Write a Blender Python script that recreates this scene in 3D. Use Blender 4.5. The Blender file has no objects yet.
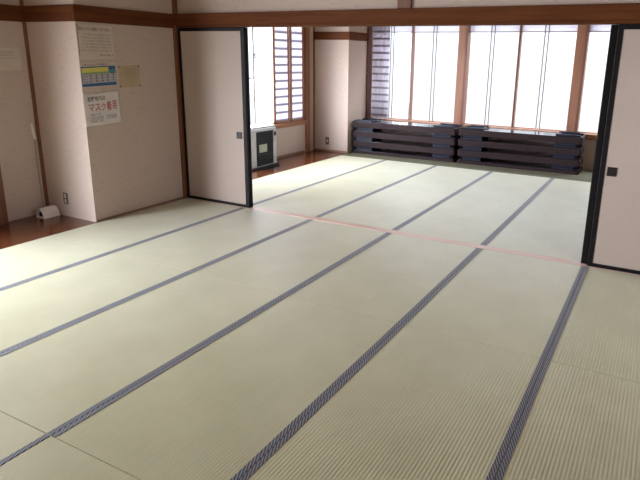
import bpy, bmesh, math, random
from mathutils import Vector, Matrix
random.seed(7)
S = bpy.context.scene
COL = S.collection

# ------------------------------------------------------------------ helpers
def link(o): COL.objects.link(o); return o

def wloc(o):
    v = Vector((0, 0, 0))
    while o is not None:
        v += o.location; o = o.parent
    return v

def obj(name, bm, mat, parent=None, smooth=False, loc=None, origin=None, up=False):
    """one mesh object from a bmesh given in world coordinates"""
    org = Vector(origin) if origin is not None else Vector((0, 0, 0))
    base = wloc(parent) if parent else Vector((0, 0, 0))
    if parent is not None and origin is None: org = base
    bmesh.ops.translate(bm, verts=bm.verts, vec=-org)
    bmesh.ops.recalc_face_normals(bm, faces=bm.faces)
    if up:
        for f in bm.faces:
            if f.smooth and f.normal.z < 0: f.normal_flip()
    me = bpy.data.meshes.new(name); bm.to_mesh(me); bm.free()
    for m in (mat if isinstance(mat, (list, tuple)) else [mat]): me.materials.append(m)
    if smooth:
        for p in me.polygons: p.use_smooth = True
    o = link(bpy.data.objects.new(name, me))
    o.location = org - base
    if parent: o.parent = parent
    return o

def tag(o, label=None, cat=None, group=None, kind=None):
    if label: o['label'] = label
    if cat: o['category'] = cat
    if group: o['group'] = group
    if kind: o['kind'] = kind
    return o

def struct(name, bm, mat, label, cat, **k):
    return tag(obj(name, bm, mat, **k), label, cat, kind='structure')

def empty(name, loc, label=None, cat=None, group=None, kind=None):
    o = link(bpy.data.objects.new(name, None)); o.location = loc
    o.empty_display_size = .1
    return tag(o, label, cat, group, kind)

def dup(root, label=None, loc=None, rot=None):
    r = root.copy(); link(r)
    if loc is not None: r.location = loc
    if rot is not None: r.rotation_euler = rot
    if label: r['label'] = label
    for ch in list(root.children):
        c = ch.copy(); link(c); c.parent = r
        for g in list(ch.children):
            d = g.copy(); link(d); d.parent = c
    return r

def B(): return bmesh.new()

def box(bm, x0, x1, y0, y1, z0, z1, bev=0, seg=2):
    m = Matrix.Translation(((x0+x1)/2, (y0+y1)/2, (z0+z1)/2)) @ Matrix.Diagonal((abs(x1-x0), abs(y1-y0), abs(z1-z0), 1))
    r = bmesh.ops.create_cube(bm, size=1, matrix=m)
    if bev:
        es = list({e for v in r['verts'] for e in v.link_edges})
        bmesh.ops.bevel(bm, geom=es, offset=bev, segments=seg, affect='EDGES', profile=.5)
    return bm

def cyl(bm, p0, p1, r, n=12, r2=None):
    p0, p1 = Vector(p0), Vector(p1); d = p1-p0
    q = d.to_track_quat('Z', 'Y').to_matrix().to_4x4()
    bmesh.ops.create_cone(bm, cap_ends=True, segments=n, radius1=r, radius2=r if r2 is None else r2,
                          depth=d.length, matrix=Matrix.Translation((p0+p1)/2) @ q)
    return bm

def tube(bm, pts, r, n=8):
    pts = [Vector(p) for p in pts]; rings = []
    for i, p in enumerate(pts):
        d = (pts[min(i+1, len(pts)-1)] - pts[max(i-1, 0)]).normalized()
        a = d.orthogonal().normalized() if i == 0 else (a - d*a.dot(d)).normalized()
        b = d.cross(a)
        rings.append([bm.verts.new(p + r*(math.cos(t)*a + math.sin(t)*b)) for t in [2*math.pi*k/n for k in range(n)]])
    for A, C in zip(rings, rings[1:]):
        for k in range(n): bm.faces.new((A[k], A[(k+1) % n], C[(k+1) % n], C[k]))
    bm.faces.new(rings[0]); bm.faces.new(rings[-1])
    return bm

def prism_y(bm, prof, y0, y1):
    """prof = closed list of (x, z), extruded along y"""
    a = [bm.verts.new((x, y0, z)) for x, z in prof]; b = [bm.verts.new((x, y1, z)) for x, z in prof]
    n = len(prof)
    for k in range(n): bm.faces.new((a[k], a[(k+1) % n], b[(k+1) % n], b[k]))
    bm.faces.new(a); bm.faces.new(b)
    return bm

def rrect_prism(bm, x0, x1, y0, y1, z0, z1, rad, seg=5, lip=.006):
    """slab with rounded corners in plan and softened upper and lower rims"""
    def ring(ins, z):
        out = []
        for cx, cy, a0 in ((x1-rad, y1-rad, 0), (x0+rad, y1-rad, 90), (x0+rad, y0+rad, 180), (x1-rad, y0+rad, 270)):
            for k in range(seg+1):
                a = math.radians(a0 + 90*k/seg)
                out.append(bm.verts.new((cx+(rad-ins)*math.cos(a), cy+(rad-ins)*math.sin(a), z)))
        return out
    rs = [ring(lip, z0), ring(lip*.3, z0+lip*.3), ring(0, z0+lip), ring(0, z1-lip), ring(lip*.3, z1-lip*.3), ring(lip, z1)]
    n = len(rs[0])
    for A, C in zip(rs, rs[1:]):
        for k in range(n): bm.faces.new((A[k], A[(k+1) % n], C[(k+1) % n], C[k]))
    bm.faces.new(rs[0]); bm.faces.new(rs[-1])
    return bm

# ------------------------------------------------------------------ materials
class NT:
    def __init__(s, name):
        s.m = bpy.data.materials.new(name); s.m.use_nodes = True
        s.t = s.m.node_tree; s.t.nodes.clear()
        s.out = s.n('ShaderNodeOutputMaterial')
    def n(s, typ, **k):
        nd = s.t.nodes.new(typ)
        for a, v in k.items():
            if hasattr(nd, a): setattr(nd, a, v)
        return nd
    def l(s, a, b): s.t.links.new(a, b)
    def bsdf(s, rough=.5, spec=.5, **k):
        b = s.n('ShaderNodeBsdfPrincipled')
        b.inputs['Roughness'].default_value = rough
        b.inputs['Specular IOR Level'].default_value = spec
        for a, v in k.items(): b.inputs[a].default_value = v
        s.l(b.outputs[0], s.out.inputs[0]); return b
    def coord(s, which='Object', scale=(1, 1, 1)):
        tc = s.n('ShaderNodeTexCoord'); mp = s.n('ShaderNodeMapping')
        mp.inputs['Scale'].default_value = scale
        s.l(tc.outputs[which], mp.inputs[0]); return mp.outputs[0]
    def noise(s, vec, scale, detail=3, rough=.55):
        t = s.n('ShaderNodeTexNoise'); t.inputs['Scale'].default_value = scale
        t.inputs['Detail'].default_value = detail; t.inputs['Roughness'].default_value = rough
        s.l(vec, t.inputs['Vector']); return t.outputs['Fac']
    def ramp(s, fac, stops):
        r = s.n('ShaderNodeValToRGB'); e = r.color_ramp.elements
        while len(e) > 1: e.remove(e[-1])
        e[0].position = stops[0][0]; e[0].color = (*stops[0][1], 1)
        for p, c in stops[1:]:
            q = e.new(p); q.color = (*c, 1)
        s.l(fac, r.inputs[0]); return r.outputs[0]
    def bump(s, h, b, strength=.3, dist=.002):
        u = s.n('ShaderNodeBump'); u.inputs['Strength'].default_value = strength; u.inputs['Distance'].default_value = dist
        s.l(h, u.inputs['Height']); s.l(u.outputs[0], b.inputs['Normal'])
    def math(s, op, a, b=None):
        m = s.n('ShaderNodeMath', operation=op)
        for i, v in enumerate((a, b)):
            if v is None: continue
            if isinstance(v, (int, float)): m.inputs[i].default_value = v
            else: s.l(v, m.inputs[i])
        return m.outputs[0]
    def mix(s, fac, a, b, mode='MIX'):
        m = s.n('ShaderNodeMix', data_type='RGBA', blend_type=mode)
        for i, v in ((0, fac), (6, a), (7, b)):
            if isinstance(v, (int, float)): m.inputs[i].default_value = v
            elif isinstance(v, tuple): m.inputs[i].default_value = (*v, 1)
            else: s.l(v, m.inputs[i])
        return m.outputs[2]

def plain(name, col, rough=.5, spec=.5, var=.06, scale=9, metal=0, coat=0):
    t = NT(name); b = t.bsdf(rough, spec); b.inputs['Metallic'].default_value = metal
    b.inputs['Coat Weight'].default_value = coat
    f = t.noise(t.coord(), scale)
    t.l(t.ramp(f, [(.3, tuple(c*(1-var) for c in col)), (.7, tuple(min(1, c*(1+var)) for c in col))]), b.inputs['Base Color'])
    return t.m

def wood(name, dark, light, rough=.4, axis='x', scale=1., coat=0, spec=.5):
    t = NT(name); b = t.bsdf(rough, spec); b.inputs['Coat Weight'].default_value = coat; b.inputs['Coat Roughness'].default_value = .15
    sc = {'x': (.6, 14, 14), 'y': (14, .6, 14), 'z': (14, 14, .6)}[axis]
    v = t.coord('Object', tuple(q*scale for q in sc))
    f = t.noise(v, 2.2, 5, .6); f2 = t.noise(v, 9, 3)
    m = t.math('ADD', t.math('MULTIPLY', f, .75), t.math('MULTIPLY', f2, .25))
    t.l(t.ramp(m, [(.33, dark), (.66, light)]), b.inputs['Base Color'])
    t.bump(m, b, .15, .001)
    return t.m

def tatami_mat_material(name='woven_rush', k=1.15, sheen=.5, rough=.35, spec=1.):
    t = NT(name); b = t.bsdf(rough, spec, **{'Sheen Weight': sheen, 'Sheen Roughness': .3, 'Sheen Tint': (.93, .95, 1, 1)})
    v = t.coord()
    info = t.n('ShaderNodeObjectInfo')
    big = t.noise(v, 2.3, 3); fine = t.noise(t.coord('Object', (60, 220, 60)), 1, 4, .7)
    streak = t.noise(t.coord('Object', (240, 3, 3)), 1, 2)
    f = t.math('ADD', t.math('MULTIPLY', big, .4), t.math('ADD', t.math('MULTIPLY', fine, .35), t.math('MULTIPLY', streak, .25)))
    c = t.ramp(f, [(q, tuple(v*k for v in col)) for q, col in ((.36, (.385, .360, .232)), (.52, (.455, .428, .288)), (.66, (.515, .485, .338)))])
    tint = t.ramp(info.outputs['Random'], [(0, (.95, .96, .93)), (1, (1, 1, 1))])
    t.l(t.mix(1., c, tint, 'MULTIPLY'), b.inputs['Base Color'])
    sep = t.n('ShaderNodeSeparateXYZ'); t.l(v, sep.inputs[0])
    w = t.math('SINE', t.math('MULTIPLY', sep.outputs['Y'], 2*math.pi/.006))
    t.bump(t.math('ADD', t.math('MULTIPLY', w, .3), fine), b, .25, .001)
    return t.m

def heri_material():
    t = NT('woven_border_cloth'); b = t.bsdf(.6, .45, **{'Sheen Weight': .3, 'Sheen Roughness': .35})
    v = t.coord(); sep = t.n('ShaderNodeSeparateXYZ'); t.l(v, sep.inputs[0])
    ph = t.math('ADD', sep.outputs['X'], t.math('MULTIPLY', sep.outputs['Y'], .47))
    w = t.math('SINE', t.math('MULTIPLY', ph, 2*math.pi/.0135))
    w2 = t.math('SINE', t.math('MULTIPLY', sep.outputs['Y'], 2*math.pi/.012))
    f = t.math('ADD', t.math('MULTIPLY', w, .46), t.math('ADD', t.math('MULTIPLY', w2, .06), .5))
    t.l(t.ramp(f, [(.22, (.03, .03, .042)), (.55, (.10, .10, .125)), (.82, (.25, .245, .285))]), b.inputs['Base Color'])
    t.bump(f, b, .3, .001)
    return t.m

def wallpaper(name, col, flecks=True):
    t = NT(name); b = t.bsdf(.8, .25)
    v = t.coord('Object', (1, 1, 1))
    rot = t.n('ShaderNodeMapping'); rot.inputs['Rotation'].default_value = (.7, .7, .6); rot.inputs['Scale'].default_value = (16, 16, 42)
    t.l(v, rot.inputs[0])
    n = t.noise(rot.outputs[0], 1, 2, .4)
    f = t.ramp(n, [(.60 if flecks else .9, col), (.70 if flecks else 1., tuple(c*.89 for c in col))])
    soft = t.noise(v, 1.4, 3)
    t.l(t.mix(t.math('MULTIPLY', soft, .25), f, tuple(c*.86 for c in col)), b.inputs['Base Color'])
    g = t.noise(v, 260, 2); t.bump(g, b, .12, .001)
    return t.m

def paper_screen(name, col):
    t = NT(name); b = t.bsdf(.62, .35)
    v = t.coord(); n = t.noise(v, 2.2, 4); g = t.noise(v, 190, 2)
    t.l(t.ramp(n, [(.3, tuple(c*.96 for c in col)), (.7, col)]), b.inputs['Base Color']); t.bump(g, b, .08, .001)
    return t.m

def glass_material():
    t = NT('window_glass')
    tr = t.n('ShaderNodeBsdfTransparent'); tr.inputs[0].default_value = (.95, .97, .98, 1)
    gl = t.n('ShaderNodeBsdfGlossy'); gl.inputs['Roughness'].default_value = .02
    lw = t.n('ShaderNodeLayerWeight'); lw.inputs[0].default_value = .5
    fr = t.math('ADD', t.math('MULTIPLY', t.math('POWER', lw.outputs['Facing'], 5.), .8), .04)
    mx = t.n('ShaderNodeMixShader'); t.l(fr, mx.inputs[0]); t.l(tr.outputs[0], mx.inputs[1]); t.l(gl.outputs[0], mx.inputs[2])
    t.l(mx.outputs[0], t.out.inputs[0])
    return t.m

def shade_material(name, pitch, bands=True, col=(.80, .76, .84), trans=.35, bar=(.33, .31, .35)):
    """sheer blind fabric with woven grey cross bands"""
    t = NT(name)
    v = t.coord('Object'); sep = t.n('ShaderNodeSeparateXYZ'); t.l(v, sep.inputs[0])
    if bands:
        w = t.math('FRACT', t.math('DIVIDE', sep.outputs['Z'], pitch))
        d = t.math('ABSOLUTE', t.math('SUBTRACT', w, .5))
        c = t.ramp(d, [(.0, bar), (.08, bar), (.20, col)])
    else:
        c = t.ramp(t.noise(v, 3), [(.3, col), (.7, col)])
    df = t.n('ShaderNodeBsdfDiffuse'); tl = t.n('ShaderNodeBsdfTranslucent')
    t.l(c, df.inputs[0]); t.l(c, tl.inputs[0])
    mx = t.n('ShaderNodeMixShader'); mx.inputs[0].default_value = trans
    t.l(df.outputs[0], mx.inputs[1]); t.l(tl.outputs[0], mx.inputs[2]); t.l(mx.outputs[0], t.out.inputs[0])
    return t.m

M = {}
M['tatami'] = tatami_mat_material()
M['heri'] = heri_material()
M['tatami_dark'] = tatami_mat_material('dark_woven_rush', .30, .03, .65, .15)  # darker, duller rush for the crosswise mats
M['wall'] = wallpaper('beige_wallpaper', (.49, .39, .335))
M['ceil'] = wood('ceiling_boards', (.36, .26, .17), (.46, .34, .23), .6, 'y')
M['trim_x'] = wood('brown_trim_wood_x', (.078, .023, .008), (.125, .040, .013), .65, 'x', spec=.1)
M['trim_y'] = wood('brown_trim_wood_y', (.078, .023, .008), (.125, .040, .013), .65, 'y', spec=.1)
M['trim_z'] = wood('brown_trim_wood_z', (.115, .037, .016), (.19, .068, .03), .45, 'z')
M['post'] = wood('window_post_wood', (.21, .083, .045), (.31, .135, .08), .4, 'z')
M['thin_post'] = wood('corner_batten_wood', (.125, .040, .012), (.185, .062, .020), .5, 'z')
M['sill'] = wood('sill_wood', (.24, .095, .045), (.36, .16, .08), .4, 'y')
M['sill_x'] = wood('sill_wood_x', (.24, .095, .045), (.36, .16, .08), .4, 'x')
M['floorwood'] = wood('polished_floor_boards', (.075, .021, .008), (.125, .037, .014), .2, 'y', .8, coat=.15)
M['threshold'] = wood('threshold_wood', (.56, .37, .30), (.72, .52, .44), .28, 'x')
M['skirt'] = wood('skirting_wood', (.17, .09, .055), (.25, .14, .09), .5, 'y')
M['black'] = plain('black_lacquer', (.006, .004, .005), .5, .2)
M['fusuma'] = paper_screen('sliding_door_paper', (.42, .335, .29))
M['pull'] = plain('door_pull_dark', (.014, .011, .011), .35)
M['glass'] = glass_material()
M['shade_band'] = shade_material('banded_blind_fabric', .123, True)
M['shade_band_side'] = shade_material('banded_blind_fabric_side', .127, True, (.82, .80, .89), .25, (.33, .31, .36))
M['shade_top'] = shade_material('raised_blind_fabric', .1, False, (.86, .84, .90), .6)
M['alu'] = plain('aluminium_sash', (.45, .45, .47), .4, .5, metal=.4)
M['cord'] = plain('blind_cord', (.22, .2, .2), .6)
M['white'] = plain('white_plastic', (.74, .68, .65), .4)
M['whitepaper'] = plain('notice_paper', (.53, .455, .39), .7, .3)
M['cream'] = plain('aged_note_paper', (.42, .325, .215), .75, .3)
M['lamin'] = plain('laminated_paper', (.60, .55, .52), .25, .5)
M['ink'] = plain('grey_black_ink', (.07, .055, .055), .7)
M['greyink'] = plain('faint_ink', (.24, .19, .165), .7)
M['red'] = plain('red_ink', (.33, .035, .045), .6)
M['blue'] = plain('blue_print', (.022, .085, .20), .5)
M['teal'] = plain('teal_print', (.05, .19, .24), .5)
M['yellow'] = plain('yellow_print', (.55, .50, .10), .5)
M['green'] = plain('green_print', (.22, .31, .14), .5)
M['lilac'] = plain('pale_lilac_print', (.36, .33, .37), .6)
M['plate'] = plain('brown_metal_plate', (.10, .065, .05), .4, metal=.3)
M['socket'] = plain('socket_face', (.50, .45, .42), .5)
M['silver'] = plain('silver_grey_enamel', (.50, .51, .54), .35, metal=.15)
M['litenamel'] = plain('lit_enamel', (.78, .78, .80), .35)  # enamel whitened with the window light falling on the heater top
M['heatblack'] = plain('black_heater_glass', (.010, .011, .015), .5, .2)
M['heatdark'] = plain('dark_heater_panel', (.03, .03, .036), .5, .25)
M['pane'] = plain('flame_window', (.34, .36, .30), .15)  # pale tint carries the light reflected in this pane
M['tabletop'] = plain('dark_brown_table_edge', (.027, .016, .018), .65, .12)
M['tableunder'] = plain('black_table_underside', (.02, .018, .026), .18)
M['tableleg'] = plain('blue_black_table_leg', (.008, .010, .024), .5, .3)
M['metal'] = plain('hinge_metal', (.35, .35, .38), .35, metal=.9)

# ------------------------------------------------------------------ dimensions
XL, XW, XF, XR = -.86, -1.62, -1.56, 5.44      # tatami edge, near alcove wall, far left wall, right wall
YB, YW = -5.352, 4.74                          # back wall, window wall
PX, PY = -.873, -1.225                         # pier faces
H = 2.5
ZB0, ZB1 = 1.950, 2.066                        # picture rail / lintel

# ------------------------------------------------------------------ floor
struct('floor', box(B(), -1.8, XR+.1, YB-.1, YW+.2, -.14, -.058), M['skirt'], 'bare sub floor under the tatami mats', 'floor')
bm = B(); box(bm, XW, XL-.002, YB, PY, -.056, 0.0)
struct('floor_near', bm, M['floorwood'], 'polished reddish brown board floor of the near alcove at left', 'floor')
bm = B(); box(bm, XF, XL-.002, .1, 3.93, -.056, 0.0)
struct('floor_far', bm, M['floorwood'], 'polished reddish brown board strip under the heater in the far room', 'floor')

def corrugated(bm, x0, x1, y0, y1, z1=0., z0=-.055, pitch=.0168, depth=.0013, along='y'):
    """straw face with real ribs running the length of the mat"""
    L = (x1-x0) if along == 'y' else (y1-y0)
    n = max(2, round(L/pitch)); k = 6
    top = []
    for i in range(n*k+1):
        u = i/k; a = (x0 if along == 'y' else y0) + L*i/(n*k)
        z = z1 - depth*(1-abs(math.sin(math.pi*u))**.7)
        if along == 'y': top.append((bm.verts.new((a, y0, z)), bm.verts.new((a, y1, z))))
        else: top.append((bm.verts.new((x0, a, z)), bm.verts.new((x1, a, z))))
    fs = [bm.faces.new((p[0], p[1], q[1], q[0])) for p, q in zip(top, top[1:])]
    for f in fs: f.smooth = True
    if along == 'y': c = [bm.verts.new(p) for p in ((x0, y0, z0), (x0, y1, z0), (x1, y1, z0), (x1, y0, z0))]
    else: c = [bm.verts.new(p) for p in ((x0, y0, z0), (x1, y0, z0), (x1, y1, z0), (x0, y1, z0))]
    bm.faces.new(c)
    e = [(bm.verts.new(p.co), bm.verts.new(q.co)) for p, q in top]
    bm.faces.new((c[0], e[0][0], e[0][1], c[1]))
    bm.faces.new((c[3], c[2], e[-1][1], e[-1][0]))
    bm.faces.new([c[0], c[3]] + [t[0] for t in reversed(e)])
    bm.faces.new([c[1]] + [t[1] for t in e] + [c[2]])
    return bm

HW = .0285
def mat(x0, x1, y0, y1, left, right, label, group, along='y', m='tatami'):
    g = .0012
    x0 += g; x1 -= g; y0 += g*2.3; y1 -= g*2.3
    o = obj('tatami_mat', corrugated(B(), x0, x1, y0, y1, along=along), M[m], origin=(x0, y0, 0), up=True)
    for flag, a, b in ((left, x0, x0+HW), (right, x1-HW, x1)):
        if flag:
            e = box(B(), a, b, y0, y1, -.03, .0016, .0008, 1)
            obj('cloth_border', e, M['heri'], o, origin=(x0, y0, 0) if flag == 1 else None)
    return tag(o, label, 'tatami mat', group)

XC = [XL, 0, .9, 1.8, 2.7, 3.6, 4.5, XR]
S1, S2 = -1.752, -3.552
ordn = ['first', 'second', 'third', 'fourth', 'fifth', 'sixth', 'seventh']
r1 = ['straw tatami mat in the corner of the notice pier and left sliding door',
      'straw tatami mat meeting the left end of the reddish wooden threshold, near room',
      'straw tatami mat on the near side of the threshold, second along from left',
      'straw tatami mat on the near side of the threshold, third along from left',
      'straw tatami mat last along the threshold, ending at the right sliding door edge',
      'straw tatami mat in front of the right sliding door with the square pull']
r2 = ['pale tatami mat beside the alcove board floor at the left picture edge',
      'pale tatami mat second from the alcove boards, one row before the threshold row',
      'big tatami mat in the left foreground, third from the alcove boards',
      'big tatami mat in the middle foreground, fourth from the alcove boards',
      'big tatami mat in the right foreground between the two steepest dark border bands',
      'tatami mat in the lower right corner of the picture, right of the last border band']
for i in range(6):
    mat(XC[i], XC[i+1], S1, 0, 1 if i else 0, 1, r1[i], 'near room mats by the threshold')
    mat(XC[i], XC[i+1], S2, S1, 1 if i else 0, 1, r2[i], 'near room foreground mats')
for i, lab in ((1, 'sliver of tatami mat in the lower left corner, left of the border band'),
               (2, 'tatami mat at the bottom left edge below the crossing seam, right of the border band')):
    mat(XC[i], XC[i+1], YB, S2, 1, 1, lab, 'near room mats nearest the camera')
# same covering, where the photograph shows nothing of it
for n, (a, b, c, d) in enumerate(((XC[0], XC[1], YB, S2), (XC[3], XR, YB, S2), (XC[6], XR, S2, 0), (XC[5], XR, .1, 3.7))):
    struct('floor_fill', corrugated(B(), a+.001, b-.001, c+.001, d-.001, z0=-.056), M['tatami'], 'straw matting floor outside the picture', 'floor', origin=(a, c, 0), up=True)
F0, F1, F2 = .10, 1.90, 3.70
f1 = ['far room tatami mat just behind the left sliding door edge, beside the heater boards',
      'far room tatami mat touching the threshold, second from the board strip',
      'far room tatami mat touching the threshold, third from the board strip',
      'far room tatami mat touching the threshold, fourth from the board strip',
      'far room tatami mat touching the threshold by the right sliding door edge']
f2 = ['far room tatami mat beside the board strip and near the projecting pier',
      'back row far tatami mat before the left table stack, second from the boards',
      'back row far tatami mat before the left table stack, third from the boards',
      'back row far tatami mat before the left half of the right table stack',
      'back row far tatami mat before the right end of the right table stack']
for i in range(5):
    mat(XC[i], XC[i+1], F0, F1, 1 if i else 0, 1, f1[i], 'far room mats by the threshold')
    mat(XC[i], XC[i+1], F1, F2, 1 if i else 0, 1, f2[i], 'far room back row mats')
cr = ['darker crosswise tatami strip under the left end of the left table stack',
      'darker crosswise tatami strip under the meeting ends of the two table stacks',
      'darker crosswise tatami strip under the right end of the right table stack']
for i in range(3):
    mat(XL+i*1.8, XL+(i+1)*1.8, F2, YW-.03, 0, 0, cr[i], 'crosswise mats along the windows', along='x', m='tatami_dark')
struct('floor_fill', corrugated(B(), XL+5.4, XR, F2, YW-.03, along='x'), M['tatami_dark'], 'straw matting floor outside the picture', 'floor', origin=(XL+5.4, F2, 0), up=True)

bm = box(B(), XL, XR, .002, .098, -.056, .003, .002)
for a in (.026, .071): box(bm, XL, XR, a, a+.022, .0032, .0042)
struct('trim_1', bm, M['threshold'], 'reddish wooden threshold with sliding grooves between the two rooms', 'threshold')

# ------------------------------------------------------------------ walls
W = M['wall']
def wall(name, lab, *bs):
    bm = B()
    for b in bs: box(bm, *b)
    return struct(name, bm, W, lab, 'wall')
T = .12
wall('wall_left_alcove', 'beige alcove back wall at the far left of the picture', (XW-T, XW, -1.68, PY, -.14, H))
wall('wall_left_window', 'wall around the tall side window left of the picture', (XW-T, XW, YB, -1.68, 2.15, H), (XW-T, XW, YB, -5.1, -.14, 2.15), (XW-T, XW, -5.1, -1.68, -.14, .02), (XW-T, XW, -2.85, -1.68, .02, 2.15))
wall('wall_left_pier', 'beige papered pier carrying the notices left of the sliding doors', (XW-T, PX, PY, 0.02, -.14, H))
wall('wall_left_far', 'beige wall below and around the far room side window', (XF-T, XF, .02, 3.93, -.14, .50), (XF-T, XF, .02, 3.93, 2.3, H), (XF-T, XF, .02, .6, .5, 2.3), (XF-T, XF, 3.6, 3.93, .5, 2.3))
wall('wall_far_pier', 'beige projecting pier beside the far room windows', (XF-T, XL-.003, 3.93, YW+T, -.14, H))
wall('wall_windows', 'wall below and above the far row of windows', (XL, XR, YW, YW+T, -.14, .475), (XL, XR, YW, YW+T, 2.3, H), (4.9, XR, YW, YW+T, .475, 2.3))
wall('wall_right', 'plain beige right wall outside the picture', (XR, XR+T, YB, -2.15, -.14, H), (XR, XR+T, -1.5, YW+T, -.14, H), (XR, XR+T, -2.15, -1.5, -.14, 1.4), (XR, XR+T, -2.15, -1.5, 2.1, H))
wall('wall_back', 'plain beige wall behind the camera', (XW-T, XR+T, YB-T, YB, -.14, H))
wall('wall_lintel', 'beige plaster band above the sliding door lintel', (PX, XR, .03, .075, ZB1-.02, H))
wall('wall_partition', 'partition wall beyond the right sliding doors', (4.56, XR, .02, .09, 0, 2.0))
bm = box(B(), XW-T, XR+T, YB-T, YW+T, H, H+.1)
struct('ceiling', bm, M['ceil'], 'brown board ceiling above both rooms', 'ceiling')

# trims: rails, posts, skirtings
bm = box(B(), PX+.0, XR, -.028, .03, ZB0, ZB1, .004); box(bm, XL+.02, XR, -.012, .10, 1.925, ZB0, .003)
box(bm, PX, XR, .075, .10, ZB0, ZB1, .003)
struct('trim_2', bm, M['trim_x'], 'long brown wooden lintel beam above the sliding doors', 'beam')
bm = box(B(), PX, PX+.024, PY-.024, -.028, 1.916, 2.062, .004)
struct('trim_3', bm, M['trim_y'], 'brown picture rail above the notices on the pier', 'rail')
bm = box(B(), XW+.024, PX+.0, PY-.024, PY, 1.916, 2.062, .004)
struct('trim_4', bm, M['trim_x'], 'brown picture rail across the alcove side of the pier', 'rail')
bm = box(B(), XW, XW+.024, -1.70, PY, 1.916, 2.062, .004)
struct('trim_5', bm, M['trim_y'], 'brown picture rail on the alcove back wall', 'rail')
bm = box(B(), XW, XW+.026, PY-.027, PY, 0, 1.916, .004); box(bm, XW, XW+.026, PY-.027, PY, 2.062, H, .004)
struct('trim_6', bm, M['thin_post'], 'thin brown batten in the alcove corner', 'batten')
bm = box(B(), XW-T, XW+.05, -1.80, -1.68, 0, H, .004)
struct('trim_7', bm, M['trim_z'], 'brown post at the extreme left edge of the picture', 'post')
bm = box(B(), PX, PX+.027, -.034, .10, 0, 1.95, .003); box(bm, PX, PX+.030, -.02, .03, ZB1, H, .003)
struct('trim_8', bm, M['thin_post'], 'thin brown corner post beside the left sliding door', 'post')
bm = box(B(), 1.795, 1.925, .004, .10, ZB1, H, .004)
struct('trim_9', bm, M['trim_z'], 'short brown post on the plaster above the lintel', 'post')
struct('baseboard_left', box(B(), PX, XL-.002, PY, -.034, 0, .022, .002), M['skirt'], 'thin brown strip along the foot of the notice pier', 'baseboard')
struct('baseboard_far', box(B(), XF, XF+.012, .1, 3.6, 0, .035, .002), M['skirt'], 'low brown skirting behind the heater', 'baseboard')
struct('baseboard_pier', box(B(), XF, XL-.003, 3.918, 3.93, 0, .035, .002), M['skirt'], 'low brown skirting along the far pier', 'baseboard')
bm = box(B(), XF, XL+.02, 3.908, 3.93, 1.93, 2.062, .003)
struct('trim_10', bm, M['trim_x'], 'brown picture rail across the front of the far pier', 'rail')
bm = box(B(), XL-.003, XL+.02, 3.93, 4.58, 1.93, 2.062, .003)
struct('trim_11', bm, M['trim_y'], 'brown picture rail on the right face of the far pier', 'rail')
bm = box(B(), XF, XF+.02, 3.908, 3.93, 0, H, .003)
struct('trim_12', bm, M['thin_post'], 'thin brown batten in the corner beside the far pier', 'batten')
bm = box(B(), XF-T, XF+.03, 3.64, 3.76, 0, H, .004)
struct('trim_13', bm, M['post'], 'light brown post right of the far room side window', 'post')

# ------------------------------------------------------------------ far windows
bays = [(-.83, .81), (.962, 2.67), (2.827, 4.9)]
posts = [(.805, .933), (2.667, 2.798)]
for k, (a, b) in enumerate(posts):
    bm = box(B(), a, b, YW-.05, YW+T, .475, 2.3, .005)
    struct('trim_%d' % (14+k), bm, M['post'], ['light brown post between the left and middle far windows', 'light brown post right of the middle far window'][k], 'post')
bm = box(B(), XL, XL+.022, 4.60, YW+T, .475, 2.3, .003)
struct('trim_16', bm, M['trim_z'], 'dark brown jamb between the far pier and the windows', 'jamb')
bm = box(B(), XL, 4.9, YW-.04, YW+T, .475, .556, .005)
struct('trim_17', bm, M['sill_x'], 'brown wooden sill under the far windows', 'sill')

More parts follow.
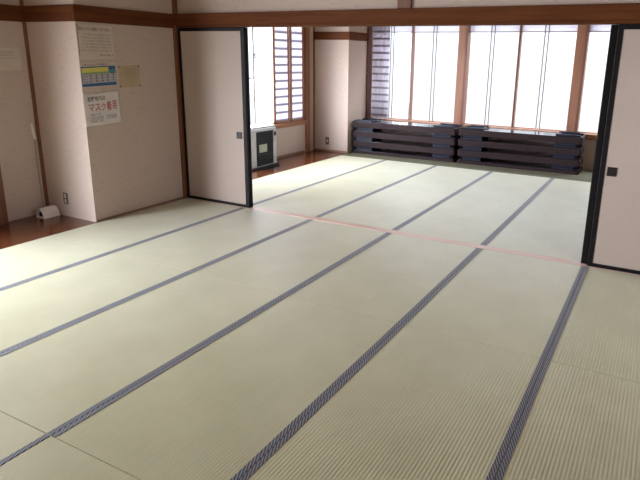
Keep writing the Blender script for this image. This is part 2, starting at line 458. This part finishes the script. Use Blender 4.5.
GY = YW+.075
wl = ['left far window with a banded blind at its left edge', 'middle far window with a slim brown mullion', 'right far window partly hidden by the sliding door']
for k, (a, b) in enumerate(bays):
    root = empty('window_%d' % (k+1), ((a+b)/2, YW, .565), wl[k], 'window', kind='structure')
    mid = [-.052, 1.805, 3.86][k]
    bm = box(B(), a, b, GY-.03, GY+.03, 2.24, 2.30, .003); box(bm, a, b, GY-.03, GY+.03, .565, .58, .002)
    obj('window_frame', bm, M['sill_x'], root)
    if k > 0: obj('jamb', box(B(), a-.032, a+.008, YW-.056, GY+.03, .566, 2.3, .003), M['trim_z'], root)  # shadow-side edge of the post, done as a darker wood strip
    obj('mullion', box(B(), mid-.017, mid+.017, YW+.01, GY+.03, .565, 2.3, .003), M['trim_z'], root)
    for s0, s1 in ((a, mid-.017), (mid+.017, b)):
        obj('pane', box(B(), s0, s1, GY+.02, GY+.024, .57, 2.3), M['glass'], root)
        c = (s0+s1)/2 if k < 2 else s0 + .42
        if k == 0: c = -.435 if s0 < -.1 else .365
        if k == 1: c = 1.365 if s0 < 1.5 else 2.215
        for d in (-.028, .028):
            obj('blind_cord', cyl(B(), (c+d, YW+.02, .575), (c+d, YW+.02, 2.28), .0095, 8), M['cord'], root)
        # blind drawn up to a short band with a bottom bar
        r0 = -.48 if (k == 0 and s0 < -.1) else s0+.004
        sh = obj('raised_blind', box(B(), r0, s1-.004, YW+.045, YW+.049, 2.095, 2.28), M['shade_top'], root)
        obj('bottom_bar', box(B(), r0, s1-.004, YW+.040, YW+.054, 2.083, 2.097, .003), M['cord'], sh)
    if k == 0:
        # sheer banded blind with soft vertical folds
        bm = B(); n = 40; x0, x1 = a, -.485; rows = []
        for z in (.57, 2.235):
            rows.append([bm.verts.new((x0+(x1-x0)*i/n, YW+.03+.012*math.sin(i*.62)+.006*math.sin(i*1.7), z)) for i in range(n+1)])
        for i in range(n): bm.faces.new((rows[0][i], rows[0][i+1], rows[1][i+1], rows[1][i]))
        g = bmesh.ops.extrude_face_region(bm, geom=bm.faces[:])
        bmesh.ops.translate(bm, verts=[v for v in g['geom'] if isinstance(v, bmesh.types.BMVert)], vec=(0, .0015, 0))
        obj('banded_blind', bm, M['shade_band'], root, smooth=True)

# ------------------------------------------------------------------ far room side window
root = empty('window_4', (XF, 2.1, .55), 'side window of the far room with banded wood framed screens behind the heater', 'window', kind='structure')
bm = box(B(), XF-T, XF+.035, .6, 3.64, .50, .565, .005)
obj('sill', bm, M['sill'], root)
bm = box(B(), XF-T, XF+.02, .6, 3.60, 2.24, 2.30, .003)
obj('head', bm, M['sill'], root)
obj('jamb', box(B(), XF-T, XF+.025, 3.575, 3.64, .565, 2.3, .003), M['trim_z'], root)
bm = box(B(), XF-.09, XF-.055, 2.285, 2.325, .565, 2.24, .003)
sa = obj('sash_stile', bm, M['alu'], root)
bm = box(B(), XF-.058, XF-.04, 2.32, 2.35, 1.60, 1.68, .004); cyl(bm, (XF-.042, 2.335, 1.64), (XF-.025, 2.335, 1.64), .01)
obj('latch', bm, M['alu'], sa)
obj('sash_rail', box(B(), XF-.09, XF-.06, .6, 2.29, 1.30, 1.325, .002), M['alu'], root)
obj('pane', box(B(), XF-.10, XF-.096, .6, 3.6, .56, 2.28), M['glass'], root)
for y0, y1, x in ((2.735, 3.185, XF-.02), (3.185, 3.575, XF+.008)):
    bm = box(B(), x-.014, x+.014, y0, y0+(.06 if y0 < 3 else .038), .565, 2.24, .002); box(bm, x-.014, x+.014, y1-.036, y1, .565, 2.24, .002)
    box(bm, x-.014, x+.014, y0, y1, .565, .605, .002); box(bm, x-.014, x+.014, y0, y1, 2.20, 2.24, .002)
    sc = obj('screen_frame', bm, M['sill'], root)
    obj('banded_panel', box(B(), x-.002, x+.002, y0+.03, y1-.03, .59, 2.22), M['shade_band_side'], sc, origin=(x, y0, .555))

# near side window (outside the frame at left; the daylight of the near room)
root = empty('window_5', (XW, -3.82, .02), 'tall side window lighting the near room from the left', 'window', kind='structure')
bm = B()
for y in (-5.1, -4.37, -3.63, -2.90): box(bm, XW-.09, XW-.05, y, y+.05, .02, 2.15, .003)
box(bm, XW-.09, XW-.05, -5.1, -2.85, 2.09, 2.15, .003); box(bm, XW-.09, XW-.05, -5.1, -2.85, .02, .08, .003)
obj('window_frame', bm, M['alu'], root)
obj('pane', box(B(), XW-.075, XW-.071, -5.1, -2.85, .03, 2.13), M['glass'], root)

root = empty('window_6', (XR, -1.825, 1.4), 'small high window added to light the near room, right wall, outside the picture', 'window', kind='structure')  # unseen window, added as fill light for the near room
bm = B()
for y in (-2.15, -1.845, -1.54): box(bm, XR+.04, XR+.08, y, y+.04, 1.4, 2.1, .003)
for z in (1.4, 2.06): box(bm, XR+.04, XR+.08, -2.15, -1.5, z, z+.04, .003)
obj('window_frame', bm, M['alu'], root)
obj('pane', box(B(), XR+.058, XR+.062, -2.13, -1.52, 1.42, 2.08), M['glass'], root)

# ------------------------------------------------------------------ sliding doors
def fusuma(name, x0, x1, y0, y1, lab, pull=None, st=(.035, .05)):
    root = empty(name, ((x0+x1)/2, (y0+y1)/2, .004), lab, 'sliding door', kind='structure')
    z0, z1 = .0045, 1.922
    bm = box(B(), x0, x0+st[0], y0, y1, z0, z1, .004); box(bm, x1-st[1], x1, y0, y1, z0, z1, .004)
    box(bm, x0, x1, y0+.002, y1-.002, z0, z0+.032, .003); box(bm, x0, x1, y0+.002, y1-.002, 1.885, z1, .003)
    obj('frame', bm, M['black'], root)
    obj('paper_panel', box(B(), x0+.01, x1-.01, y0+.006, y1-.006, .02, 1.9), M['fusuma'], root)
    if pull:
        px, pz = pull; h = .036
        bm = B()
        for a, b, c, d in ((-h, h, h-.008, h), (-h, h, -h, -h+.008), (-h, -h+.008, -h, h), (h-.008, h, -h, h)):
            box(bm, px+a, px+b, y0-.001, y0+.012, pz+c, pz+d, .0015, 1)
        box(bm, px-h+.006, px+h-.006, y0+.0035, y0+.009, pz-h+.006, pz+h-.006)
        obj('door_pull', bm, M['pull'], root)
    return root
fusuma('door_1', XL+.016, .076, .008, .036, 'left sliding paper door with black frame and square pull', (-.033, .805))
fusuma('door_2', -.82, .073, .052, .080, 'rear sliding door panel showing only its black edge behind the left door')
fusuma('door_3', 3.612, 4.56, .008, .036, 'right sliding paper door with black frame, cut by the picture edge', (3.704, .812), (.04, .04))
fusuma('door_4', 3.556, 4.50, .052, .080, 'rear sliding door panel showing only its black edge behind the right door', None, (.05, .04))

# ------------------------------------------------------------------ notices on the pier
def text_bm(body, y0, y1, z0, z1, x, depth=.0006, bold=.010):
    c = bpy.data.curves.new('t', 'FONT'); c.body = body; c.size = 1; c.resolution_u = 3; c.offset = bold
    o = bpy.data.objects.new('t', c); COL.objects.link(o)
    dg = bpy.context.evaluated_depsgraph_get(); me = bpy.data.meshes.new_from_object(o.evaluated_get(dg))
    bm = B(); bm.from_mesh(me)
    bpy.data.objects.remove(o); bpy.data.curves.remove(c); bpy.data.meshes.remove(me)
    if not bm.verts: return box(bm, x, x+depth, y0, y1, z0, z1)
    xs = [v.co.x for v in bm.verts]; ys = [v.co.y for v in bm.verts]
    ax, bx, ay, by = min(xs), max(xs), min(ys), max(ys)
    for v in bm.verts:
        u = (v.co.x-ax)/(bx-ax); w = (v.co.y-ay)/(by-ay)
        v.co = (x+depth, y0+u*(y1-y0), z0+w*(z1-z0))
    return bm

def strokes(bm, y0, y1, z, h, x, dens=.75):
    """a line of print too small to read: short ink marks"""
    y = y0
    while y < y1:
        w = random.uniform(.35, .8)*h
        if random.random() < dens:
            box(bm, x, x+.0005, y, min(y+w, y1), z, z+h*random.uniform(.12, .3)); 
            if random.random() < .8: box(bm, x, x+.0005, y+w*.3, min(y+w*.6, y1), z, z+h)
            box(bm, x, x+.0005, y, min(y+w, y1), z+h*.7, z+h*.9)
        y += h*.95
    return bm

def sheet(y0, y1, z0, z1, x, skew=(0, 0, 0, 0), bulge=.004, th=.0012, n=14):
    """paper hung on the wall: slightly bowed, corners may sag; skew = dz of bl, br, tl, tr"""
    bm = B(); A = []
    for layer in (0, 1):
        g = []
        for j in range(n+1):
            row = []
            for i in range(n+1):
                u, v = i/n, j/n
                zb = skew[0]*(1-u)+skew[1]*u; zt = skew[2]*(1-u)+skew[3]*u
                z = z0+(z1-z0)*v + zb*(1-v)+zt*v
                xx = x + .001 + bulge*(math.sin(math.pi*u)*.5*(1-v) + (1-v)**3*.5) + layer*th
                row.append(bm.verts.new((xx, y0+(y1-y0)*u, z)))
            g.append(row)
        A.append(g)
    for j in range(n):
        for i in range(n):
            for g in A: bm.faces.new((g[j][i], g[j][i+1], g[j+1][i+1], g[j+1][i]))
    for i in range(n):
        for p, q in (((0, i), (0, i+1)), ((n, i), (n, i+1)), ((i, 0), (i+1, 0)), ((i, n), (i+1, n))):
            bm.faces.new((A[0][p[0]][p[1]], A[0][q[0]][q[1]], A[1][q[0]][q[1]], A[1][p[0]][p[1]]))
    return bm

X0 = PX
# 1: long white notice
p = obj('wall_notice', sheet(-1.217, -.83, 1.572, 1.893, X0, (0, .02, 0, 0), .0005), M['whitepaper'], smooth=False, origin=(X0, -1.02, 1.572))
tag(p, 'tall white printed notice right under the picture rail, topmost on the pier', 'notice', 'papers on the pier')
XI = X0+.0036
obj('heading', text_bm('新型コロナウイルス感染症', -1.205, -1.005, 1.838, 1.872, XI), M['ink'], p)
obj('heading', text_bm('ご利用の皆様へ', -.995, -.85, 1.840, 1.870, XI), M['greyink'], p)
bm = B()
for k, (a, b) in enumerate(((-1.17, -.85), (-1.19, -.86), (-1.18, -.85), (-1.19, -.84), (-1.18, -.86), (-1.19, -.85))):
    obj('print_line', strokes(B(), a, b, 1.80-k*.029, .014, XI, 1.), M['greyink'], p)
bm = B(); strokes(bm, -.995, -.85, 1.612, .016, XI, 1.); obj('signature_line', bm, M['ink'], p)
bm = B(); box(bm, XI-.0005, XI+.0003, -1.217, -1.212, 1.60, 1.885); box(bm, XI-.0005, XI+.001, -1.217, -1.200, 1.880, 1.887); obj('black_edge', bm, M['ink'], p)

# 2: blue and yellow timetable
p = obj('timetable_poster', sheet(-1.229, -.826, 1.315, 1.55, X0, (0, .018, -.008, 0), .0005), M['whitepaper'], origin=(X0, -1.02, 1.315))
tag(p, 'printed chart with yellow heading strip and blue bands, between two notices', 'poster', 'papers on the pier')
XI = X0+.0034
for a, b, z in ((-1.20, -1.06, 1.522), (-1.04, -.93, 1.527)): obj('heading', strokes(B(), a, b, z, .016, XI, 1.), M['ink'], p)
def quad(name, y0, y1, z0, z1, m, dz=.013, x=None):
    bm = box(B(), (x or XI)-.0004, (x or XI)+.0004, y0, y1, z0, z1)
    for v in bm.verts: v.co.z += dz*((v.co.y+1.229)/.4)
    return obj(name, bm, M[m], p)
quad('blue_field', -1.220, -.832, 1.325, 1.510, 'blue', .012, XI-.0004)
quad('yellow_strip', -1.214, -.915, 1.455, 1.498, 'yellow', .016, XI+.0003)
quad('teal_cell', -.912, -.834, 1.445, 1.475, 'teal', .012, XI+.0003)
quad('green_strip', -1.215, -.90, 1.437, 1.455, 'green', .012, XI+.0003)
quad('table_field', -1.212, -.836, 1.352, 1.437, 'lilac', .016, XI+.0004)
for c in range(5):
    bm = B()
    for r in range(3):
        y = -1.13+c*.064; z = 1.365+r*.026 + .016*(y+1.229)/.4
        box(bm, XI+.0006, XI+.0012, y, y+.016, z, z+.014)
    obj('table_marks', bm, M['ink'], p)
bm = B()
for r in range(3): strokes(bm, -1.205, -1.155, 1.366+r*.026, .010, XI+.0006, .9)
obj('row_heading', bm, M['ink'], p)

# 3: laminated mask notice
p = obj('laminated_sign', sheet(-1.230, -.808, .955, 1.262, X0, (-.004, .012, 0, .022), .012), M['lamin'], smooth=True, origin=(X0, -1.02, .955))
tag(p, 'laminated white sign with large red Japanese lettering, lowest of the papers', 'sign', 'papers on the pier')
def on_sheet(bm):     # follow the bow of the laminated sheet
    for v in bm.verts:
        u = (v.co.y+1.23)/.422; w = (v.co.z-.955)/.307
        v.co.x += .012*(math.sin(math.pi*u)*.5*(1-w)+(1-w)**3*.5) + .003
        v.co.z += (1-w)*(.012*u-.004*(1-u)) + w*.022*u
    return bm
obj('heading', on_sheet(text_bm('館敷地内は', -1.185, -.985, 1.183, 1.232, X0)), M['ink'], p)
t = [('マ', -1.180, -1.118, 1.092, 1.158), ('ス', -1.110, -1.048, 1.092, 1.158), ('ク', -1.040, -.988, 1.088, 1.162), ('着', -.978, -.920, 1.086, 1.172), ('用', -.910, -.858, 1.086, 1.170)]
bm = B()
for s, a, b, c, d in t:
    q = on_sheet(text_bm(s, a, b, c, d, X0)); me = bpy.data.meshes.new('q'); q.to_mesh(me); q.free(); bm.from_mesh(me); bpy.data.meshes.remove(me)
obj('red_lettering', bm, M['red'], p)
lines = [(-1.17, -1.06, 1.050, .016)] + [(-1.17, -1.03, 1.026-k*.018, .012) for k in range(3)] + [(-.99, -.865, 1.032-k*.014, .012) for k in range(3)]
for a, b, z, h in lines: obj('print_line', on_sheet(strokes(B(), a, b, z, h, X0, 1.)), M['ink'], p)

# 4: small cream note with pins
p = obj('wall_notice', sheet(-.800, -.533, 1.306, 1.524, X0, (0, .004, -.004, .004), .0015), M['cream'], origin=(X0, -.66, 1.306))
tag(p, 'small blank looking cream note with faint grey print, right of the chart', 'note', 'papers on the pier')
XI = X0+.003
bm = B()
for k in range(4): obj('print_line', strokes(B(), -.70, -.585 - .02*(k % 2), 1.478-k*.024, .013, XI, 1.), M['greyink'], p)
for y, z in ((-.792, 1.508), (-.545, 1.515), (-.540, 1.32), (-.79, 1.318)):
    obj('pin', cyl(B(), (XI-.001, y, z), (XI+.008, y, z), .0075, 10, .005), M['plate'], p)

# faint notice on alcove wall at far left
XA = XW
p = obj('wall_notice', sheet(-1.62, -1.312, 1.462, 1.672, XA, (0, 0, 0, 0), .002), M['whitepaper'], origin=(XA, -1.45, 1.462))
tag(p, 'faint beige notice on the alcove wall, cut by the left picture edge', 'notice')
XI = XA+.0036
for a, b, z, h in ((-1.56, -1.37, 1.625, .014), (-1.56, -1.38, 1.598, .014), (-1.56, -1.375, 1.570, .012)):
    obj('print_line', strokes(B(), a, b, z, h, XI, 1.), M['greyink'], p)

# ------------------------------------------------------------------ small things in the alcove
def outlet(loc, lab, faces, size=(.07, .12)):
    root = empty('wall_outlet', loc, lab, 'outlet')
    x, y, z = loc; w, h = size
    obj('cover_plate', box(B(), x-w/2, x+w/2, y-.008, y, z-h/2, z+h/2, .004), M['plate'], root)
    for dz in faces:
        s = obj('socket', box(B(), x-.014, x+.014, y-.011, y-.006, z+dz-.019, z+dz+.019, .003), M['socket'], root)
        bm = B()
        for dx in (-.006, .006): box(bm, x+dx-.0012, x+dx+.0012, y-.0115, y-.0105, z+dz-.008, z+dz+.008)
        obj('slot', bm, M['black'], s)
    return root
outlet((-1.306, PY, .19), 'brown double wall outlet low on the alcove side of the notice pier', (-.027, .027))
outlet((-1.275, 3.93, .19), 'dark wall outlet low on the far pier by the windows', (-.0, ), (.075, .135))

# white cord switch hung on the alcove wall
root = empty('cord_switch', (XW+.003, -1.28, .86), 'slim white cord handle hanging on the alcove wall by the corner batten', 'cord switch')
bm = box(B(), -.010, .010, -.013, .013, -.085, .085, .006, 3)
bmesh.ops.rotate(bm, verts=bm.verts, cent=(0, 0, 0), matrix=Matrix.Rotation(.13, 3, 'X'))
bmesh.ops.translate(bm, verts=bm.verts, vec=(XW+.013, -1.294, .863))
obj('handle', bm, M['white'], root, smooth=True)
obj('cord', tube(B(), [(XW+.012, -1.283, .782), (XW+.008, -1.288, .6), (XW+.007, -1.286, .4), (XW+.008, -1.284, .2), (XW+.011, -1.282, .02)], .0035), M['greyink'], root)

# white plastic box with an open end
root = empty('plastic_box', (-1.47, -1.335, 0), 'small white plastic box with one open end on the alcove board floor', 'box')
prof = [(-1.53, .0), (-1.405, .0), (-1.418, .040), (-1.436, .075), (-1.455, .094), (-1.480, .102), (-1.508, .096), (-1.524, .078), (-1.53, .05)]
cx, cz = -1.468, .05
inner = [(cx+(x-cx)*.84, cz+(z-cz)*.80) for x, z in prof]
bm = B(); y0, y1 = -1.42, -1.24; n = len(prof)
def loop(pr, y): return [bm.verts.new((x, y, z)) for x, z in pr]
o0, o1, i0, i1 = loop(prof, y0), loop(prof, y1), loop(inner, y0), loop(inner, y1-.05)
for k in range(n):
    j = (k+1) % n
    bm.faces.new((o0[k], o0[j], o1[j], o1[k])); bm.faces.new((i0[k], i0[j], i1[j], i1[k])); bm.faces.new((o0[k], o0[j], i0[j], i0[k]))
bm.faces.new(o1); bm.faces.new(i1)
obj('shell', bm, M['white'], root)
bm = B(); box(bm, -1.515, -1.425, -1.40, -1.32, .012, .05, .006); obj('inner_tray', bm, M['heatdark'], root)

# ------------------------------------------------------------------ heater
root = empty('fan_heater', (-1.385, 2.035, 0), 'silver grey floor heater with black front under the bright side window', 'heater')
hy0, hy1 = 1.715, 2.345; fx = -1.238; bx = -1.535
bm = B()
prof = [(bx, .03), (fx, .03), (fx, .575), (fx-.012, .598), (fx-.035, .607), (bx, .618)]
prism_y(bm, prof, hy0, hy1)
bmesh.ops.bevel(bm, geom=bm.edges[:], offset=.008, segments=2, affect='EDGES')
obj('cabinet', bm, M['silver'], root)
obj('top_plate', box(B(), bx, fx-.03, hy0+.006, hy1-.006, .612, .624, .004), M['litenamel'], root)
obj('front_panel', box(B(), fx-.004, fx+.010, 1.842, 2.245, .045, .555, .006), M['heatblack'], root)
obj('flame_window', box(B(), fx+.008, fx+.0125, 1.895, 2.085, .245, .365, .002), M['pane'], root)
bm = B(); box(bm, fx+.008, fx+.014, 1.86, 2.23, .20, .215, .002)
for k in range(5): box(bm, fx+.008, fx+.013, 1.87, 2.22, .065+k*.024, .072+k*.024, .002)
obj('grille', bm, M['heatdark'], root)
cp = obj('control_panel', box(B(), fx-.002, fx+.006, 2.262, 2.335, .36, .56, .003), M['silver'], root)
obj('display', box(B(), fx+.005, fx+.008, 2.272, 2.322, .465, .525, .002), M['heatblack'], cp)
for k in range(3): obj('button', cyl(B(), (fx+.005, 2.297, .385+k*.025), (fx+.010, 2.297, .385+k*.025), .007), M['socket'], cp)
obj('base', box(B(), bx-.005, fx+.028, hy0-.012, hy1+.03, .001, .031, .006), M['heatdark'], root)

# ------------------------------------------------------------------ folded low tables
TL, TW, TP, TG = 1.90, .45, .048, .0365          # length, width, top thickness, folded leg height
def make_table():
    root = empty('folding_table', (0, 0, 0))
    # built face down: top plate at z 0..TP, folded legs above it
    obj('tabletop', rrect_prism(B(), -TL/2, TL/2, -TW/2, TW/2, 0, TP-.001, .035, lip=.003), M['tabletop'], root)
    obj('underside', box(B(), -TL/2+.03, TL/2-.03, -TW/2+.025, TW/2-.025, TP-.006, TP, .001), M['tableunder'], root)
    for sx in (-1, 1):
        for sy in (-1, 1):
            x0, x1 = sorted((sx*(TL/2-.085), sx*(TL/2-.395))); yy = sy*(TW/2-.05)
            lg = obj('leg', box(B(), x0, x1, yy-.028, yy+.028, TP+.002, TP+TG-.001, .007, 2), M['tableleg'], root)
            h = B(); xx = sx*(TL/2-.06); box(h, min(xx-.03, xx+.03), max(xx-.03, xx+.03), yy-.02, yy+.02, TP, TP+.024, .003)
            cyl(h, (xx, yy-.03, TP+.016), (xx, yy+.03, TP+.016), .010)
            obj('hinge', h, M['black'], lg)
        xx = sx*(TL/2-.36)
        obj('cross_bar', box(B(), xx-.016, xx+.016, -TW/2+.07, TW/2-.07, TP+.004, TP+.022, .004), M['tableleg'], root)
        obj('stay', tube(B(), [(sx*(TL/2-.36), .03, TP+.018), (sx*(TL/2-.52), .03, TP+.012), (sx*(TL/2-.60), .03, TP+.004)], .004), M['metal'], root)
    return root
proto = make_table()
zs, z = [], 0.002
order = ['D', 'U', 'D', 'U', 'D', 'U', 'D']     # face down / face up, alternating
for k, d in enumerate(order):
    zs.append((d, z)); z += TP + TG
names = ['lowest', 'second from the bottom', 'third from the bottom', 'middle one', 'third from the top', 'second from the top', 'topmost, legs upward,']
first = True
for side, cx, cy, rz in (('left', .100, 4.295, .03), ('right', 2.035, 4.365, .025)):
    for (d, z), nm in zip(zs, names):
        lab = 'dark folded low table, %s in the %s stack under the windows' % (nm, side)
        loc = (cx+random.uniform(-.004, .004), cy+random.uniform(-.007, .007), z if d == 'D' else z+TP+TG)
        rot = (0 if d == 'D' else math.pi, 0, rz+random.uniform(-.003, .003))
        if first:
            o = proto; o.location = loc; o.rotation_euler = rot; first = False
        else: o = dup(proto, None, loc, rot)
        tag(o, lab, 'table', 'tables in the %s stack' % side)

# ------------------------------------------------------------------ daylight
w = bpy.data.worlds.new('overcast'); S.world = w; w.use_nodes = True
nt = w.node_tree; bg = nt.nodes['Background']
tc = nt.nodes.new('ShaderNodeTexCoord'); sp = nt.nodes.new('ShaderNodeSeparateXYZ'); rp = nt.nodes.new('ShaderNodeValToRGB')
mr = nt.nodes.new('ShaderNodeMapRange'); mr.inputs[1].default_value = -1; mr.inputs[2].default_value = 1
nt.links.new(tc.outputs['Generated'], sp.inputs[0]); nt.links.new(sp.outputs[2], mr.inputs[0]); nt.links.new(mr.outputs[0], rp.inputs[0])
e = rp.color_ramp.elements
e[0].position = .34; e[0].color = (.10, .10, .10, 1); e[1].position = .43; e[1].color = (.60, .61, .63, 1)
q = e.new(.62); q.color = (.98, 1.02, 1.1, 1); q = e.new(.9); q.color = (1.0, 1.04, 1.13, 1)
my = nt.nodes.new('ShaderNodeMapRange'); my.inputs[1].default_value = -.8; my.inputs[2].default_value = .70
my.inputs[3].default_value = 1.75; my.inputs[4].default_value = .057      # sky dimmed towards the far windows, raised behind, to balance the rooms
mxw = nt.nodes.new('ShaderNodeMix'); mxw.data_type = 'RGBA'; mxw.blend_type = 'MULTIPLY'; mxw.inputs[0].default_value = 1
nt.links.new(sp.outputs[1], my.inputs[0]); nt.links.new(rp.outputs[0], mxw.inputs[6]); nt.links.new(my.outputs[0], mxw.inputs[7])
nt.links.new(mxw.outputs[2], bg.inputs[0]); bg.inputs[1].default_value = 12.0

def portal(name, loc, rot, sx, sy):
    l = bpy.data.lights.new(name, 'AREA'); l.shape = 'RECTANGLE'; l.size = sx; l.size_y = sy; l.cycles.is_portal = True
    o = link(bpy.data.objects.new(name, l)); o.location = loc; o.rotation_euler = rot
portal('portal_far', (2.02, YW+.13, 1.43), (math.radians(-90), 0, 0), 5.8, 1.75)
portal('portal_side', (XF-.13, 2.1, 1.43), (0, math.radians(-90), 0), 1.75, 3.0)
portal('portal_near', (XW-.13, -3.97, 1.08), (0, math.radians(-90), 0), 2.15, 2.25)
portal('portal_right', (XR+.13, -1.825, 1.75), (0, math.radians(90), 0), .7, .65)

# ------------------------------------------------------------------ camera and view
cd = bpy.data.cameras.new('camera'); cam = link(bpy.data.objects.new('camera', cd))
ya, pi_, ro = .4842, 1.3054, .0198
cam.matrix_world = Matrix.Translation((4.0029, -4.8487, 1.6452)) @ (Matrix.Rotation(ya, 4, 'Z') @ Matrix.Rotation(pi_, 4, 'X') @ Matrix.Rotation(ro, 4, 'Z'))
cd.sensor_width = 36; cd.lens = 569.6867*36/640
cd.shift_x = (320-358.4714)/640; cd.shift_y = (212.4166-240)/640
cd.clip_start = .02
S.camera = cam
S.view_settings.view_transform = 'Standard'; S.view_settings.look = 'None'
S.view_settings.gamma = 1; S.view_settings.use_curve_mapping = False
S.view_settings.exposure = 1.58
S.cycles.use_denoising = True
S.cycles.max_bounces = 10; S.cycles.diffuse_bounces = 6; S.cycles.transparent_max_bounces = 12
